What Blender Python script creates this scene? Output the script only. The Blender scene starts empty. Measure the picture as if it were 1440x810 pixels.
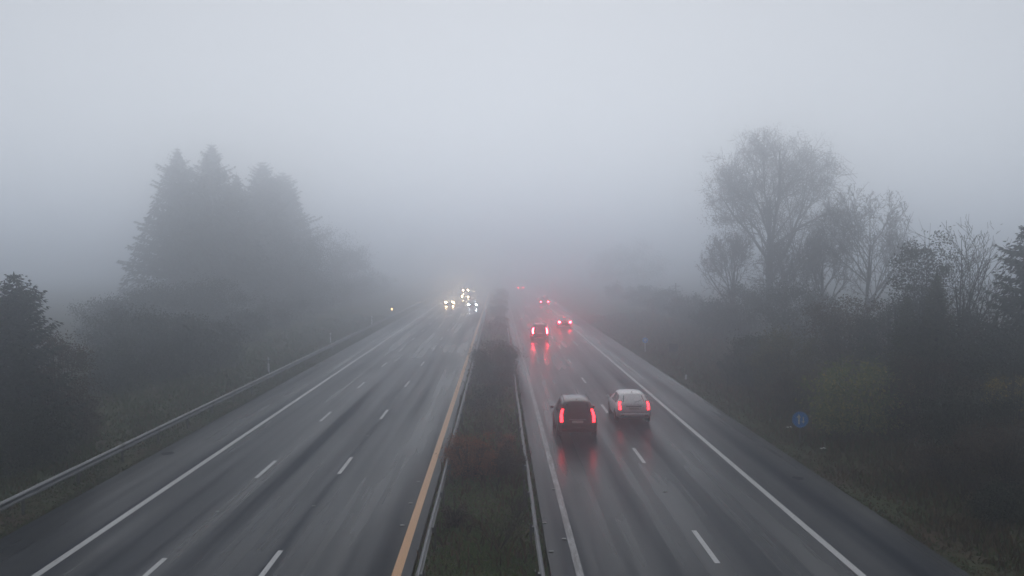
import bpy, math, random
import numpy as np
from mathutils import Vector, Matrix

R = math.radians
rng = np.random.default_rng(7)
random.seed(7)
sc = bpy.context.scene
col = sc.collection

# ------------------------------------------------------------------ helpers
CAM_H, F = 8.2, 1300.0          # camera height (m), focal length in pixels of the 1440 px photo


class MB:
    """collects vertices and faces, then links them as ONE mesh object"""
    def __init__(s):
        s.v, s.f, s.n, s.pure = [], [], 0, True

    def add(s, verts, faces):
        verts = np.asarray(verts, dtype=float).reshape(-1, 3)
        s.pure = False
        s.v.append(verts)
        o = s.n
        for f in faces:
            s.f.append([i + o for i in f])
        s.n += len(verts)

    def quads(s, Q):
        """Q: (n,4,3) array of quads"""
        Q = np.asarray(Q, dtype=float)
        n = len(Q)
        s.v.append(Q.reshape(-1, 3))
        if not s.pure:
            s.f.extend((np.arange(n * 4) + s.n).reshape(n, 4).tolist())
        s.n += n * 4

    def box(s, c, d, rot=None, taper=1.0):
        x, y, z = d[0] / 2, d[1] / 2, d[2] / 2
        v = np.array([[-x, -y, -z], [x, -y, -z], [x, y, -z], [-x, y, -z],
                      [-x * taper, -y * taper, z], [x * taper, -y * taper, z], [x * taper, y * taper, z], [-x * taper, y * taper, z]])
        if rot is not None:
            v = v @ np.array(rot.to_3x3()).T
        s.add(v + np.array(c), [[0, 3, 2, 1], [4, 5, 6, 7], [0, 1, 5, 4], [1, 2, 6, 5], [2, 3, 7, 6], [3, 0, 4, 7]])

    def bevbox(s, c, d, b):
        """box with chamfered vertical/horizontal edges (8 corner cuts by stacking three rings)"""
        x, y, z = d[0] / 2, d[1] / 2, d[2] / 2
        def ring(xx, yy, zz, k):
            return [(-xx + k, -yy, zz), (xx - k, -yy, zz), (xx, -yy + k, zz), (xx, yy - k, zz), (xx - k, yy, zz), (-xx + k, yy, zz), (-xx, yy - k, zz), (-xx, -yy + k, zz)]
        rs = [ring(x - b, y - b, -z, b * .6), ring(x, y, -z + b, b), ring(x, y, z - b, b), ring(x - b, y - b, z, b * .6)]
        v = np.array(sum(rs, [])) + np.array(c)
        f = [list(range(7, -1, -1)), list(range(24, 32))]
        for k in range(3):
            for i in range(8):
                j = (i + 1) % 8
                f.append([k * 8 + i, k * 8 + j, (k + 1) * 8 + j, (k + 1) * 8 + i])
        s.add(v, f)

    def tube(s, pts, rad, n=6, cap=True):
        pts = [np.array(p, dtype=float) for p in pts]
        if not hasattr(rad, '__len__'):
            rad = [rad] * len(pts)
        rings = []
        for i, p in enumerate(pts):
            a = pts[max(i - 1, 0)]
            b = pts[min(i + 1, len(pts) - 1)]
            d = b - a
            d /= (np.linalg.norm(d) + 1e-9)
            up = np.array([0, 0, 1.]) if abs(d[2]) < .9 else np.array([1., 0, 0])
            u = np.cross(d, up); u /= np.linalg.norm(u)
            w = np.cross(d, u)
            ang = np.arange(n) * 2 * math.pi / n
            rings.append(p + rad[i] * (np.cos(ang)[:, None] * u + np.sin(ang)[:, None] * w))
        v = np.concatenate(rings)
        f = []
        for i in range(len(pts) - 1):
            for k in range(n):
                q = (k + 1) % n
                f.append([i * n + k, i * n + q, (i + 1) * n + q, (i + 1) * n + k])
        if cap:
            f.append(list(range(n - 1, -1, -1)))
            f.append([(len(pts) - 1) * n + k for k in range(n)])
        s.add(v, f)

    def sphere(s, c, r, nu=12, nv=8):
        r = np.array(r if hasattr(r, '__len__') else (r, r, r), dtype=float)
        v = [(0, 0, -1)]
        for j in range(1, nv):
            t = -math.pi / 2 + math.pi * j / nv
            for i in range(nu):
                a = 2 * math.pi * i / nu
                v.append((math.cos(t) * math.cos(a), math.cos(t) * math.sin(a), math.sin(t)))
        v.append((0, 0, 1))
        f = []
        for i in range(nu):
            f.append([0, 1 + (i + 1) % nu, 1 + i])
        for j in range(nv - 2):
            for i in range(nu):
                a, b = 1 + j * nu + i, 1 + j * nu + (i + 1) % nu
                f.append([a, b, b + nu, a + nu])
        top = len(v) - 1
        for i in range(nu):
            f.append([1 + (nv - 2) * nu + i, 1 + (nv - 2) * nu + (i + 1) % nu, top])
        s.add(np.array(v) * r + np.array(c), f)

    def verts(s):
        return np.concatenate(s.v) if s.v else np.zeros((0, 3))

    def mesh(s, name):
        m = bpy.data.meshes.new(name)
        if s.pure and not s.f:
            V = s.verts()
            nq = len(V) // 4
            m.vertices.add(len(V)); m.vertices.foreach_set('co', V.astype(np.float32).ravel())
            m.loops.add(nq * 4); m.loops.foreach_set('vertex_index', np.arange(nq * 4, dtype=np.int32))
            m.polygons.add(nq); m.polygons.foreach_set('loop_start', np.arange(0, nq * 4, 4, dtype=np.int32))
            m.update(calc_edges=True)
        else:
            m.from_pydata(s.verts().tolist(), [], s.f)
            m.update()
        return m

    def build(s, name, mat, parent=None, smooth=False, loc=None):
        m = s.mesh(name)
        if mat:
            m.materials.append(mat)
        if smooth:
            m.shade_smooth()
            m.set_sharp_from_angle(angle=R(38))
        o = bpy.data.objects.new(name, m)
        col.objects.link(o)
        if parent:
            o.parent = parent
        if loc is not None:
            o.location = loc
        return o


def tag(o, label=None, cat=None, group=None, kind=None):
    if label: o['label'] = label
    if cat: o['category'] = cat
    if group: o['group'] = group
    if kind: o['kind'] = kind
    return o


def thing(name, label, cat, loc=(0, 0, 0), rz=0, group=None):
    o = bpy.data.objects.new(name, None)
    o.empty_display_size = .3
    col.objects.link(o)
    o.location = loc
    o.rotation_euler = (0, 0, rz)
    return tag(o, label, cat, group)


def copy_tree(o, parent=None):
    c = o.copy()
    col.objects.link(c)
    c.parent = parent
    for ch in list(o.children):
        copy_tree(ch, c)
    return c


def px_ground(px, Y):
    """lateral position of pixel column px at distance Y"""
    return (px - 701) / F * Y


def z_at(py, Y):
    return CAM_H - (py - 371) / F * Y

# ------------------------------------------------------------------ materials


def mat(name, color=(.5, .5, .5), rough=.6, metal=0., spec=.5, emit=None, strength=0., coat=0.):
    m = bpy.data.materials.new(name)
    m.use_nodes = True
    b = m.node_tree.nodes['Principled BSDF']
    b.inputs['Base Color'].default_value = (*color, 1)
    b.inputs['Roughness'].default_value = rough
    b.inputs['Metallic'].default_value = metal
    b.inputs['Specular IOR Level'].default_value = spec
    b.inputs['Coat Weight'].default_value = coat
    if emit:
        b.inputs['Emission Color'].default_value = (*emit, 1)
        b.inputs['Emission Strength'].default_value = strength
    return m


class NT:
    def __init__(s, m):
        s.t = m.node_tree
        s.b = s.t.nodes['Principled BSDF']

    def n(s, typ, **kw):
        x = s.t.nodes.new(typ)
        for k, v in kw.items():
            if k in x.inputs:
                x.inputs[k].default_value = v
            else:
                setattr(x, k, v)
        return x

    def l(s, a, b):
        s.t.links.new(a, b)

    def coord(s, scale=(1, 1, 1), out='Object'):
        tc = s.n('ShaderNodeTexCoord')
        mp = s.n('ShaderNodeMapping')
        mp.inputs['Scale'].default_value = scale
        s.l(tc.outputs[out], mp.inputs['Vector'])
        return mp.outputs['Vector']

    def noise(s, vec, scale=1., detail=4., rough=.55):
        x = s.n('ShaderNodeTexNoise', Scale=scale, Detail=detail, Roughness=rough)
        s.l(vec, x.inputs['Vector'])
        return x.outputs['Fac']

    def ramp(s, fac, stops):
        x = s.n('ShaderNodeValToRGB')
        e = x.color_ramp.elements
        while len(e) < len(stops):
            e.new(.5)
        for el, (p, c) in zip(e, stops):
            el.position = p
            el.color = (*c, 1) if hasattr(c, '__len__') else (c, c, c, 1)
        s.l(fac, x.inputs['Fac'])
        return x.outputs['Color']

    def mix(s, fac, a, b, typ='MIX'):
        x = s.n('ShaderNodeMix', data_type='RGBA', blend_type=typ)
        for sock, val in ((x.inputs[0], fac), (x.inputs[6], a), (x.inputs[7], b)):
            if isinstance(val, bpy.types.NodeSocket):
                s.l(val, sock)
            elif hasattr(val, '__len__'):
                sock.default_value = (*val, 1)
            else:
                sock.default_value = val
        return x.outputs[2]


def asphalt():
    m = mat('wet_asphalt', (.04, .04, .042), .3)
    t = NT(m)
    streak = t.noise(t.coord((.75, .012, 1)), 1., 3., .5)       # long wheel-track bands along the road
    streak2 = t.noise(t.coord((2.3, .03, 1)), 1., 3., .55)
    patch = t.noise(t.coord((.16, .05, 1)), 1., 3., .5)
    grain = t.noise(t.coord((1, 1, 1)), 55., 3., .7)
    c1 = t.ramp(streak, [(.3, (.006, .008, .012)), (.68, (.027, .034, .047))])
    mott = t.noise(t.coord((1, .6, 1)), 7., 5., .7)
    c2 = t.mix(1., t.ramp(grain, [(.3, .62), (.75, 1.35)]), t.ramp(mott, [(.3, .72), (.7, 1.25)]), 'MULTIPLY')
    c3 = t.ramp(streak2, [(.3, .75), (.7, 1.15)])
    c = t.mix(1., c1, c2, 'MULTIPLY')
    c = t.mix(1., c, c3, 'MULTIPLY')
    t.l(c, t.b.inputs['Base Color'])
    r1 = t.ramp(streak, [(.3, .25), (.70, .42)])
    r2 = t.ramp(patch, [(.35, .80), (.7, 1.2)])
    r3 = t.ramp(streak2, [(.3, .82), (.7, 1.15)])
    r = t.mix(1., r1, r2, 'MULTIPLY')
    r = t.mix(1., r, r3, 'MULTIPLY')
    t.l(r, t.b.inputs['Roughness'])
    bp = t.n('ShaderNodeBump', Strength=.25, Distance=.004)
    t.l(grain, bp.inputs['Height'])
    t.l(bp.outputs['Normal'], t.b.inputs['Normal'])
    t.b.inputs['IOR'].default_value = 1.33
    sl = t.ramp(streak, [(.32, .24), (.66, .02)])
    t.l(sl, t.b.inputs['Specular IOR Level'])
    return m


def paint(name, c, wear):
    m = mat(name, c, .38)
    t = NT(m)
    n1 = t.noise(t.coord((6, .8, 1)), 1., 5., .7)
    n2 = t.noise(t.coord((1, 1, 1)), 30., 4., .7)
    f = t.ramp(n1, [(wear, 0.), (min(wear + .22, 1), 1.)])
    f2 = t.ramp(n2, [(.3, .6), (.55, 1.)])
    ff = t.mix(1., f, f2, 'MULTIPLY')
    t.l(t.mix(ff, (.05, .051, .054), c), t.b.inputs['Base Color'])
    return m


def ground_mat():
    m = mat('verge_soil_and_grass', (.03, .04, .02), .9, spec=.15)
    t = NT(m)
    a = t.noise(t.coord((.5, .35, .5)), 1., 5., .6)
    b = t.noise(t.coord((1, 1, 1)), 9., 5., .7)
    c1 = t.ramp(a, [(.36, (.060, .082, .034)), (.5, (.080, .082, .042)), (.62, (.092, .066, .044))])
    c2 = t.ramp(b, [(.3, .5), (.7, 1.4)])
    t.l(t.mix(1., c1, c2, 'MULTIPLY'), t.b.inputs['Base Color'])
    bp = t.n('ShaderNodeBump', Strength=.8, Distance=.08)
    t.l(b, bp.inputs['Height'])
    t.l(bp.outputs['Normal'], t.b.inputs['Normal'])
    return m


def leaf_mat(name, stops, rough=.55, thin=0.):
    m = mat(name, stops[0][1], rough, spec=.3)
    t = NT(m)
    g = t.n('ShaderNodeNewGeometry')
    big = t.noise(t.coord((1, 1, 1)), .9, 2., .5)
    mx = t.n('ShaderNodeMath', operation='MULTIPLY_ADD')
    mx.inputs[1].default_value = .62
    t.l(g.outputs['Random Per Island'], mx.inputs[0])
    sb = t.n('ShaderNodeMath', operation='MULTIPLY')
    sb.inputs[1].default_value = .38
    t.l(big, sb.inputs[0])
    t.l(sb.outputs[0], mx.inputs[2])
    colr = t.ramp(mx.outputs[0], stops)
    t.l(colr, t.b.inputs['Base Color'])
    if thin:            # thin leaves let daylight through
        tr = t.n('ShaderNodeBsdfTranslucent')
        t.l(colr, tr.inputs['Color'])
        ms = t.n('ShaderNodeMixShader')
        ms.inputs[0].default_value = thin
        t.l(t.b.outputs[0], ms.inputs[1]); t.l(tr.outputs[0], ms.inputs[2])
        out = [n for n in t.t.nodes if n.type == 'OUTPUT_MATERIAL'][0]
        t.l(ms.outputs[0], out.inputs['Surface'])
    return m


def bark_mat(name, a, b):
    m = mat(name, a, .9, spec=.2)
    t = NT(m)
    n = t.noise(t.coord((4, 4, .8)), 2., 4., .65)
    t.l(t.ramp(n, [(.3, a), (.7, b)]), t.b.inputs['Base Color'])
    return m


def metal_mat(name, a, b, rough=.45, metal=.7):
    m = mat(name, a, rough, metal)
    t = NT(m)
    n = t.noise(t.coord((1, .4, 3)), 3., 5., .65)
    t.l(t.ramp(n, [(.3, a), (.7, b)]), t.b.inputs['Base Color'])
    t.l(t.ramp(n, [(.3, rough - .1), (.7, rough + .2)]), t.b.inputs['Roughness'])
    return m


def car_paint(name, c, grime=.35):
    m = mat(name, c, .28, coat=.5)
    t = NT(m)
    n = t.noise(t.coord((1, 1, 1.6)), 3.2, 5., .6)
    tc = t.n('ShaderNodeTexCoord')
    sp = t.n('ShaderNodeSeparateXYZ')
    t.l(tc.outputs['Object'], sp.inputs[0])
    low = t.n('ShaderNodeMapRange')
    low.inputs['From Min'].default_value = .95
    low.inputs['From Max'].default_value = .25
    low.inputs['To Max'].default_value = .8
    t.l(sp.outputs['Z'], low.inputs['Value'])
    f = t.n('ShaderNodeMath', operation='MULTIPLY')
    t.l(n, f.inputs[0]); t.l(low.outputs[0], f.inputs[1])
    t.l(t.mix(f.outputs[0], c, (.10, .095, .085)), t.b.inputs['Base Color'])   # road grime splashed on the sills
    return m


M = dict(
    asphalt=asphalt(),
    white_line=paint('white_road_paint', (.50, .51, .52), .18),
    worn_line=paint('worn_white_road_paint', (.30, .31, .33), .42),
    yellow_line=paint('yellow_road_paint', (.62, .26, .018), .16),
    ground=ground_mat(),
    grass=leaf_mat('grass_blades', [(.1, (0.052, 0.083, 0.029)), (.45, (0.086, 0.117, 0.042)), (.75, (0.124, 0.114, 0.055)), (.95, (0.156, 0.114, 0.062))], .7, .4),
    median_grass=leaf_mat('median_grass_blades', [(.1, (0.075, 0.132, 0.046)), (.5, (0.115, 0.178, 0.064)), (.85, (0.172, 0.178, 0.078))], .7, .4),
    dry=leaf_mat('dry_grass_blades', [(.1, (0.045, 0.045, 0.021)), (.5, (0.105, 0.075, 0.041)), (.9, (0.180, 0.120, 0.072))], .8, .35),
    spruce=leaf_mat('spruce_needles', [(.1, (.016, .026, .017)), (.6, (.026, .040, .025)), (.95, (.040, .052, .030))], .7),
    thuja=leaf_mat('golden_conifer_needles', [(.1, (.030, .042, .016)), (.55, (.055, .062, .022)), (.95, (.100, .090, .030))], .7),
    dark_leaf=leaf_mat('dark_green_leaves', [(.1, (.016, .026, .014)), (.6, (.028, .040, .020)), (.92, (.050, .056, .028))]),
    olive_leaf=leaf_mat('olive_autumn_leaves', [(.1, (0.058, 0.070, 0.029)), (.5, (0.109, 0.109, 0.042)), (.85, (0.208, 0.160, 0.056))], .55, .4),
    ivy_leaf=leaf_mat('ivy_leaves', [(.1, (0.075, 0.120, 0.048)), (.45, (0.150, 0.195, 0.068)), (.72, (0.300, 0.285, 0.083)), (.97, (0.540, 0.405, 0.105))], .5, .45),
    rust_leaf=leaf_mat('rusty_autumn_leaves', [(.1, (0.120, 0.063, 0.036)), (.5, (0.300, 0.117, 0.051)), (.9, (0.480, 0.195, 0.075))], .55, .45),
    brown_leaf=leaf_mat('brown_withered_leaves', [(.1, (0.045, 0.036, 0.027)), (.5, (0.090, 0.063, 0.044)), (.9, (0.150, 0.099, 0.063))], .6, .3),
    yellow_leaf=leaf_mat('yellow_autumn_leaves', [(.1, (0.070, 0.073, 0.025)), (.5, (0.168, 0.133, 0.028)), (.9, (0.532, 0.378, 0.063))], .5, .45),
    bark=bark_mat('grey_bark', (.030, .026, .022), (.070, .060, .052)),
    dark_bark=bark_mat('dark_bark', (.018, .015, .013), (.045, .036, .030)),
    twig=bark_mat('reddish_twigs', (.040, .030, .025), (.080, .060, .050)),
    galv=metal_mat('galvanised_steel', (.13, .135, .15), (.24, .25, .27), .5, .45),
    dull=metal_mat('weathered_steel_post', (.10, .10, .105), (.20, .19, .18), .6, .4),
    dark_car=car_paint('dark_car_paint', (.012, .013, .017)),
    white_car=car_paint('white_car_paint', (.82, .83, .84), .2),
    grey_car=car_paint('grey_car_paint', (.10, .105, .115)),
    red_car=car_paint('dark_red_car_paint', (.09, .016, .018)),
    silver_car=car_paint('silver_car_paint', (.36, .37, .39)),
    blue_car=car_paint('dark_blue_car_paint', (.018, .026, .05)),
    glass=mat('tinted_glass', (.012, .014, .017), .06, spec=.6),
    black=mat('black_plastic', (.014, .014, .015), .5),
    tyre=mat('tyre_rubber', (.018, .018, .019), .75),
    rim=mat('alloy_rim', (.35, .36, .38), .35, .8),
    plate=mat('white_plate', (.62, .62, .55), .5),
    lamp_glass=mat('red_lamp_glass', (.11, .006, .008), .15),
    dull_red=mat('dull_red_reflector', (.16, .012, .014), .3),
    white_plastic=mat('white_plastic', (.86, .87, .88), .45),
    black_band=mat('black_plastic_band', (.015, .015, .016), .5),
    sign_blue=mat('sign_blue', (.03, .33, .90), .3),
    sign_white=mat('sign_white', (.86, .87, .88), .4),
    sign_back=mat('sign_back_grey', (.016, .016, .018), .7),
    litter=mat('white_litter', (.72, .72, .70), .6),
    tar=mat('tar_patch', (.008, .008, .009), .9, spec=.05),
    stud=mat('road_stud_shell', (.22, .225, .23), .5),
    tail=mat('lit_tail_lamp', (.4, .01, .015), .3, emit=(1., .020, .030), strength=11.),
    tail_far=mat('lit_tail_lamp_brake', (.4, .01, .015), .3, emit=(1., .030, .06), strength=140.),
    head=mat('lit_headlamp', (.9, .9, .9), .2, emit=(1., .70, .38), strength=560.),
    head_cool=mat('lit_cool_headlamp', (.9, .9, .9), .2, emit=(.80, .90, 1.), strength=200.),
    amber=mat('lit_amber_lamp', (.8, .4, .05), .3, emit=(1., .58, .22), strength=16.),
)

# ------------------------------------------------------------------ ground and road
EDGE_L, MED_L, MED_R, EDGE_R = -14.85, -2.30, 1.38, 12.42      # pavement edges
Y0, Y1 = -30., 720.


def ground_z(x, y):
    x = np.asarray(x, float); y = np.asarray(y, float)
    z = np.full(np.broadcast(x, y).shape, -.14)
    bump = .05 * np.sin(x * 1.9 + y * .7) * np.cos(y * 1.3 - x * .4) + .04 * np.sin(y * .33 + x * 2.7)
    med = (x > MED_L + .02) & (x < MED_R - .02)
    c = (MED_L + MED_R) / 2
    z = np.where(med, -.02 + .10 * (1 - ((x - c) / 1.9) ** 2) + .5 * bump, z)
    lr = EDGE_L - x
    zl = -.03 + np.clip(lr, 0, 1.2) * .03 + np.clip(lr - 1.2, 0, 8) * .07 + np.clip(lr - 9.2, 0, 60) * .02 + bump * np.clip(lr, 0, 1)
    z = np.where(lr > .02, zl, z)
    rr = x - EDGE_R
    zr = -.03 + np.clip(rr, 0, 1) * .02 + np.clip(rr - 1, 0, 9) * .09 + np.clip(rr - 10, 0, 60) * .03 + bump * np.clip(rr, 0, 1)
    z = np.where(rr > .02, zr, z)
    return z


def build_ground():
    xs = np.unique(np.concatenate([
        np.linspace(-300, -60, 9), np.linspace(-60, -20, 21), np.linspace(-20, EDGE_L, 14), [EDGE_L + .15, MED_L - .15],
        np.linspace(MED_L, MED_R, 13), [MED_R + .15, EDGE_R - .15], np.linspace(EDGE_R, 20, 16), np.linspace(20, 60, 21), np.linspace(60, 300, 9)]))
    ys = np.unique(np.concatenate([np.linspace(Y0, 0, 6), np.linspace(0, 90, 150), np.linspace(90, 200, 70), np.linspace(200, Y1, 30)]))
    X, Y = np.meshgrid(xs, ys)
    Z = ground_z(X, Y)
    v = np.stack([X, Y, Z], -1).reshape(-1, 3)
    nx = len(xs)
    i = np.arange(len(ys) - 1)[:, None] * nx + np.arange(nx - 1)[None]
    f = np.stack([i, i + 1, i + nx + 1, i + nx], -1).reshape(-1, 4)
    b = MB(); b.add(v, f.tolist())
    o = b.build('ground', M['ground'], smooth=False)
    o.data.shade_smooth()
    tag(o, kind='structure')


build_ground()


def strip(x0, x1, z=0., ya=Y0, yb=Y1, step=None):
    """sheet with a thin vertical edge down into the soil"""
    b = MB()
    b.add([(x0, ya, z), (x1, ya, z), (x1, yb, z), (x0, yb, z),
           (x0, ya, z - .12), (x1, ya, z - .12), (x1, yb, z - .12), (x0, yb, z - .12)],
          [[0, 1, 2, 3], [0, 4, 5, 1], [1, 5, 6, 2], [2, 6, 7, 3], [3, 7, 4, 0]])
    return b


tag(strip(EDGE_L, MED_L).build('oncoming_carriageway', M['asphalt']), kind='structure')
tag(strip(MED_R, EDGE_R).build('carriageway', M['asphalt']), kind='structure')


def line(name, x, w, m, ya=Y0, yb=Y1):
    b = MB()
    n = int((yb - ya) / 6)
    ys = np.linspace(ya, yb, n)
    for a, c in zip(ys[:-1], ys[1:]):
        b.add([(x - w / 2, a, .004), (x + w / 2, a, .004), (x + w / 2, c, .004), (x - w / 2, c, .004)], [[0, 1, 2, 3]])
    tag(b.build(name, m), kind='structure')


line('white_edge_line', -1.484 * CAM_H, .22, M['white_line'])
line('yellow_edge_line', -.3286 * CAM_H, .25, M['yellow_line'])
line('worn_edge_line', .262 * CAM_H, .20, M['worn_line'])
line('shoulder_edge_line', 1.166 * CAM_H, .21, M['white_line'])

DASH = {'left': (-1.133 * CAM_H, 10660 / 289 * 1.0), 'mid': (-.760 * CAM_H, 10660 / 284), 'right': (.732 * CAM_H, 10660 / 271)}


def dashes(x, yc, per=12.75, ln=3.1, w=.15):
    b = MB()
    k0 = int((yc - 2) // per)
    for k in range(-k0, 50):
        y = yc + k * per
        b.add([(x - w / 2, y - ln / 2, .004), (x + w / 2, y - ln / 2, .004), (x + w / 2, y + ln / 2, .004), (x - w / 2, y + ln / 2, .004)], [[0, 1, 2, 3]])
    tag(b.build('lane_dashes', M['white_line']), kind='structure')


for x, yc in DASH.values():
    dashes(x, yc)

# raised studs in the middle of the gaps
sb = MB(); sb.bevbox((0, 0, .012), (.13, .11, .024), .009)
stud_mesh = sb.mesh('road_stud'); stud_mesh.materials.append(M['stud'])
GR_STUD = 'road studs between the lane dashes'
for (x, yc), lab in zip(DASH.values(), ('small pale road stud in the dashed line nearest the left white edge line',
                                        'small pale road stud in the dashed line nearest the yellow edge line',
                                        'small pale road stud in the dashed line between the two red tail lamp lanes')):
    for k in range(-1, 5):
        o = bpy.data.objects.new('road_stud', stud_mesh); col.objects.link(o)
        o.location = (x + random.uniform(-.02, .02), yc + 12.75 * (k + .5), .001)
        tag(o, lab, 'road stud', GR_STUD + ' ' + lab.split(' in the ')[1])
for y, dx in ((27.3, 0.), (33.4, .05), (26.1, -.45), (29., -.5)):
    o = bpy.data.objects.new('road_stud', stud_mesh); col.objects.link(o)
    o.location = (.262 * CAM_H + dx - .2, y, .001)
    tag(o, 'small pale road stud beside the worn edge line next to the median', 'road stud', 'road studs beside the worn edge line')
for y in (31.5, 34.6, 28.8):
    o = bpy.data.objects.new('road_stud', stud_mesh); col.objects.link(o)
    o.location = (-.3286 * CAM_H - .32, y, .001)
    tag(o, 'small pale road stud just beside the solid yellow line', 'road stud', 'road studs beside the yellow line')

# dark tar spots on the shoulders
def tar_patch(x, y, rx, ry):
    b = MB()
    n = 14
    v = [(x, y, .004)] + [(x + rx * math.cos(a) * random.uniform(.6, 1.1), y + ry * math.sin(a) * random.uniform(.6, 1.1), .004) for a in [2 * math.pi * i / n for i in range(n)]]
    b.add(v, [[0, 1 + i, 1 + (i + 1) % n] for i in range(n)])
    tag(b.build('tar_patch', M['tar']), kind='structure')


tar_patch(11.45, 35.0, .24, .35)
tar_patch(-14.3, 40.0, .3, .4)

# ------------------------------------------------------------------ grass (nobody could count it)


def grass(name, n, xf, yrange, h, m, label):
    u = rng.random(n)
    y = yrange[0] * (yrange[1] / yrange[0]) ** u
    x = xf(rng.random(n), y)
    z = ground_z(x, y)
    edge = np.minimum(np.where(x < 0, EDGE_L - x, x - EDGE_R), 9.) if name.startswith(('verge', 'roadside')) else np.full(n, 9.)
    hh = h * np.clip(edge / 1.8, .30, 1.) * (.5 + rng.random(n)) * (1 + .3 * np.sin(x * 1.3 + y * .8))
    w = .012 + .0009 * y
    a = rng.random(n) * 2 * math.pi
    lean = rng.normal(0, .35, (n, 2)) * hh[:, None]
    base = np.stack([x, y, z - .02], -1)
    side = np.stack([np.cos(a) * w, np.sin(a) * w, np.zeros(n)], -1)
    tip = base + np.stack([lean[:, 0], lean[:, 1], hh], -1)
    mid = (base + tip) / 2 + np.stack([lean[:, 0] * -.2, lean[:, 1] * -.2, hh * .12], -1)
    v = np.stack([base - side, base + side, mid + side * .8, tip, mid - side * .8], 1)
    b = MB()
    b.v.append(v.reshape(-1, 3))
    b.f = (np.arange(n * 5).reshape(n, 5)).tolist()
    b.n = n * 5
    o = b.build(name, m)
    tag(o, label, 'grass', kind='stuff')


grass('median_grass', 26000, lambda u, y: MED_L + .08 + u * (MED_R - MED_L - .16), (20, 130), .10, M['median_grass'], 'short green grass growing on the median')
grass('median_weeds', 1800, lambda u, y: MED_L + .05 + u * (MED_R - MED_L - .1), (20, 130), .30, M['dry'], 'brown withered weeds on the median')
grass('verge_grass', 22000, lambda u, y: EDGE_L - .05 - u ** 1.5 * 9, (22, 140), .20, M['grass'], 'green grass on the bank behind the left guard rail')
grass('verge_weeds', 6000, lambda u, y: EDGE_L - .03 - u ** 2 * 5, (22, 140), .17, M['dry'], 'brown weeds along the left guard rail')
grass('roadside_grass', 16000, lambda u, y: EDGE_R + .03 + u ** 1.4 * 9, (20, 140), .20, M['grass'], 'green grass on the right verge')
grass('roadside_weeds', 16000, lambda u, y: EDGE_R + .10 + u ** 1.0 * 10, (20, 140), .34, M['dry'], 'brown withered weeds on the right verge')

# ------------------------------------------------------------------ guard rails


def guard_rail(label, x, face, ya, yb, z, step=4., depth=1.):
    """W-beam on posts; face = +1 when the beam faces +x"""
    t = thing('guard_rail', label, 'guard rail', (x, ya, 0))
    prof = [(.0, -.155), (.035, -.14), (.075, -.10), (.075, -.06), (.02, -.02), (.02, .02), (.075, .06), (.075, .10), (.035, .14), (.0, .155)]
    ys = np.arange(0, yb - ya + .1, step)
    front = [(p[0] * face, p[1]) for p in prof]
    back = [((p[0] - .012) * face, p[1]) for p in prof[::-1]]
    ring = front + back
    n = len(ring)
    v, f = [], []
    for i, yy in enumerate(ys):
        s = .012 * math.sin(i * 1.7) + .01 * math.sin(i * .6)
        for (px_, pz) in ring:
            v.append((px_ + s, yy, z + pz + s * .5))
    for i in range(len(ys) - 1):
        for k in range(n):
            q = (k + 1) % n
            f.append([i * n + k, i * n + q, (i + 1) * n + q, (i + 1) * n + k])
    f.append(list(range(n))); f.append([(len(ys) - 1) * n + k for k in range(n)][::-1])
    b = MB(); b.add(v, f)
    b.build('beam', M['galv'], t)
    sp = MB()          # overlapped beam end with its bolts
    n2 = len(front)
    sp.add([((p[0] + .006 * face), dy_, z + p[1]) for dy_ in (-.16, .16) for p in front], [[k, k + 1, n2 + k + 1, n2 + k] for k in range(n2 - 1)])
    sp_m = sp.mesh('splice'); sp_m.materials.append(M['dull'])
    for yy in ys[1:26]:
        o = bpy.data.objects.new('splice', sp_m); col.objects.link(o); o.parent = t; o.location = (0, yy, 0)
    pb = MB()
    pb.box((0, 0, (z + .13) / 2 - .2), (.012, .10, z + .53))
    pb.box((.03 * face, -.045, (z + .13) / 2 - .2), (.05, .010, z + .53))
    pb.box((.03 * face, .045, (z + .13) / 2 - .2), (.05, .010, z + .53))
    pm = pb.mesh('post'); pm.materials.append(M['dull'])
    bb = MB(); bb.box((0, 0, z), (.08, .14, .16))
    bm_ = bb.mesh('spacer'); bm_.materials.append(M['galv'])
    for yy in ys[:92]:
        o = bpy.data.objects.new('post', pm); col.objects.link(o); o.parent = t
        o.location = (-.14 * face, yy + .3, 0)
        s = bpy.data.objects.new('spacer', bm_); col.objects.link(s); s.parent = o
        s.location = (.085 * face, 0, 0)
    return t


guard_rail('long grey steel guard rail on posts along the grass bank left of the oncoming road', -15.45, 1, 14, 330, .66, 4.)
guard_rail('low steel guard rail in the median on the yellow line side', -1.93, -1, 14, 250, .60, 4.)
guard_rail('low steel guard rail in the median on the side of the red tail lamps', 1.04, 1, 14, 250, .60, 4.)

# ------------------------------------------------------------------ delineators, signs, litter


def delineator(x, y, label, h=1.18, group=None):
    z = float(ground_z(x, y))
    t = thing('delineator_post', label, 'delineator', (x, y, z), 0, group)
    b = MB(); b.bevbox((0, 0, (h - .42) / 2 - .1), (.13, .12, h - .42 + .2), .02); b.build('post', M['white_plastic'], t)
    b = MB(); b.bevbox((0, 0, h - .42 + .11), (.134, .124, .22), .02); k = b.build('band', M['black_band'], t)
    b = MB(); b.box((0, -.066, h - .42 + .11), (.05, .006, .17)); b.build('reflector', M['sign_white'], k)
    b = MB(); b.bevbox((0, 0, h - .10), (.13, .12, .20), .02); b.build('cap', M['white_plastic'], t)


delineator(px_ground(378, 68), 68, 'white post with black band nearest behind the left guard rail', 1.22)
delineator(px_ground(465, 94), 94, 'white post with black band, second behind the left guard rail, paler in the fog', 1.2)
delineator(px_ground(523, 122), 122, 'faint white post with black band farthest behind the left guard rail', 1.2)

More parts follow.
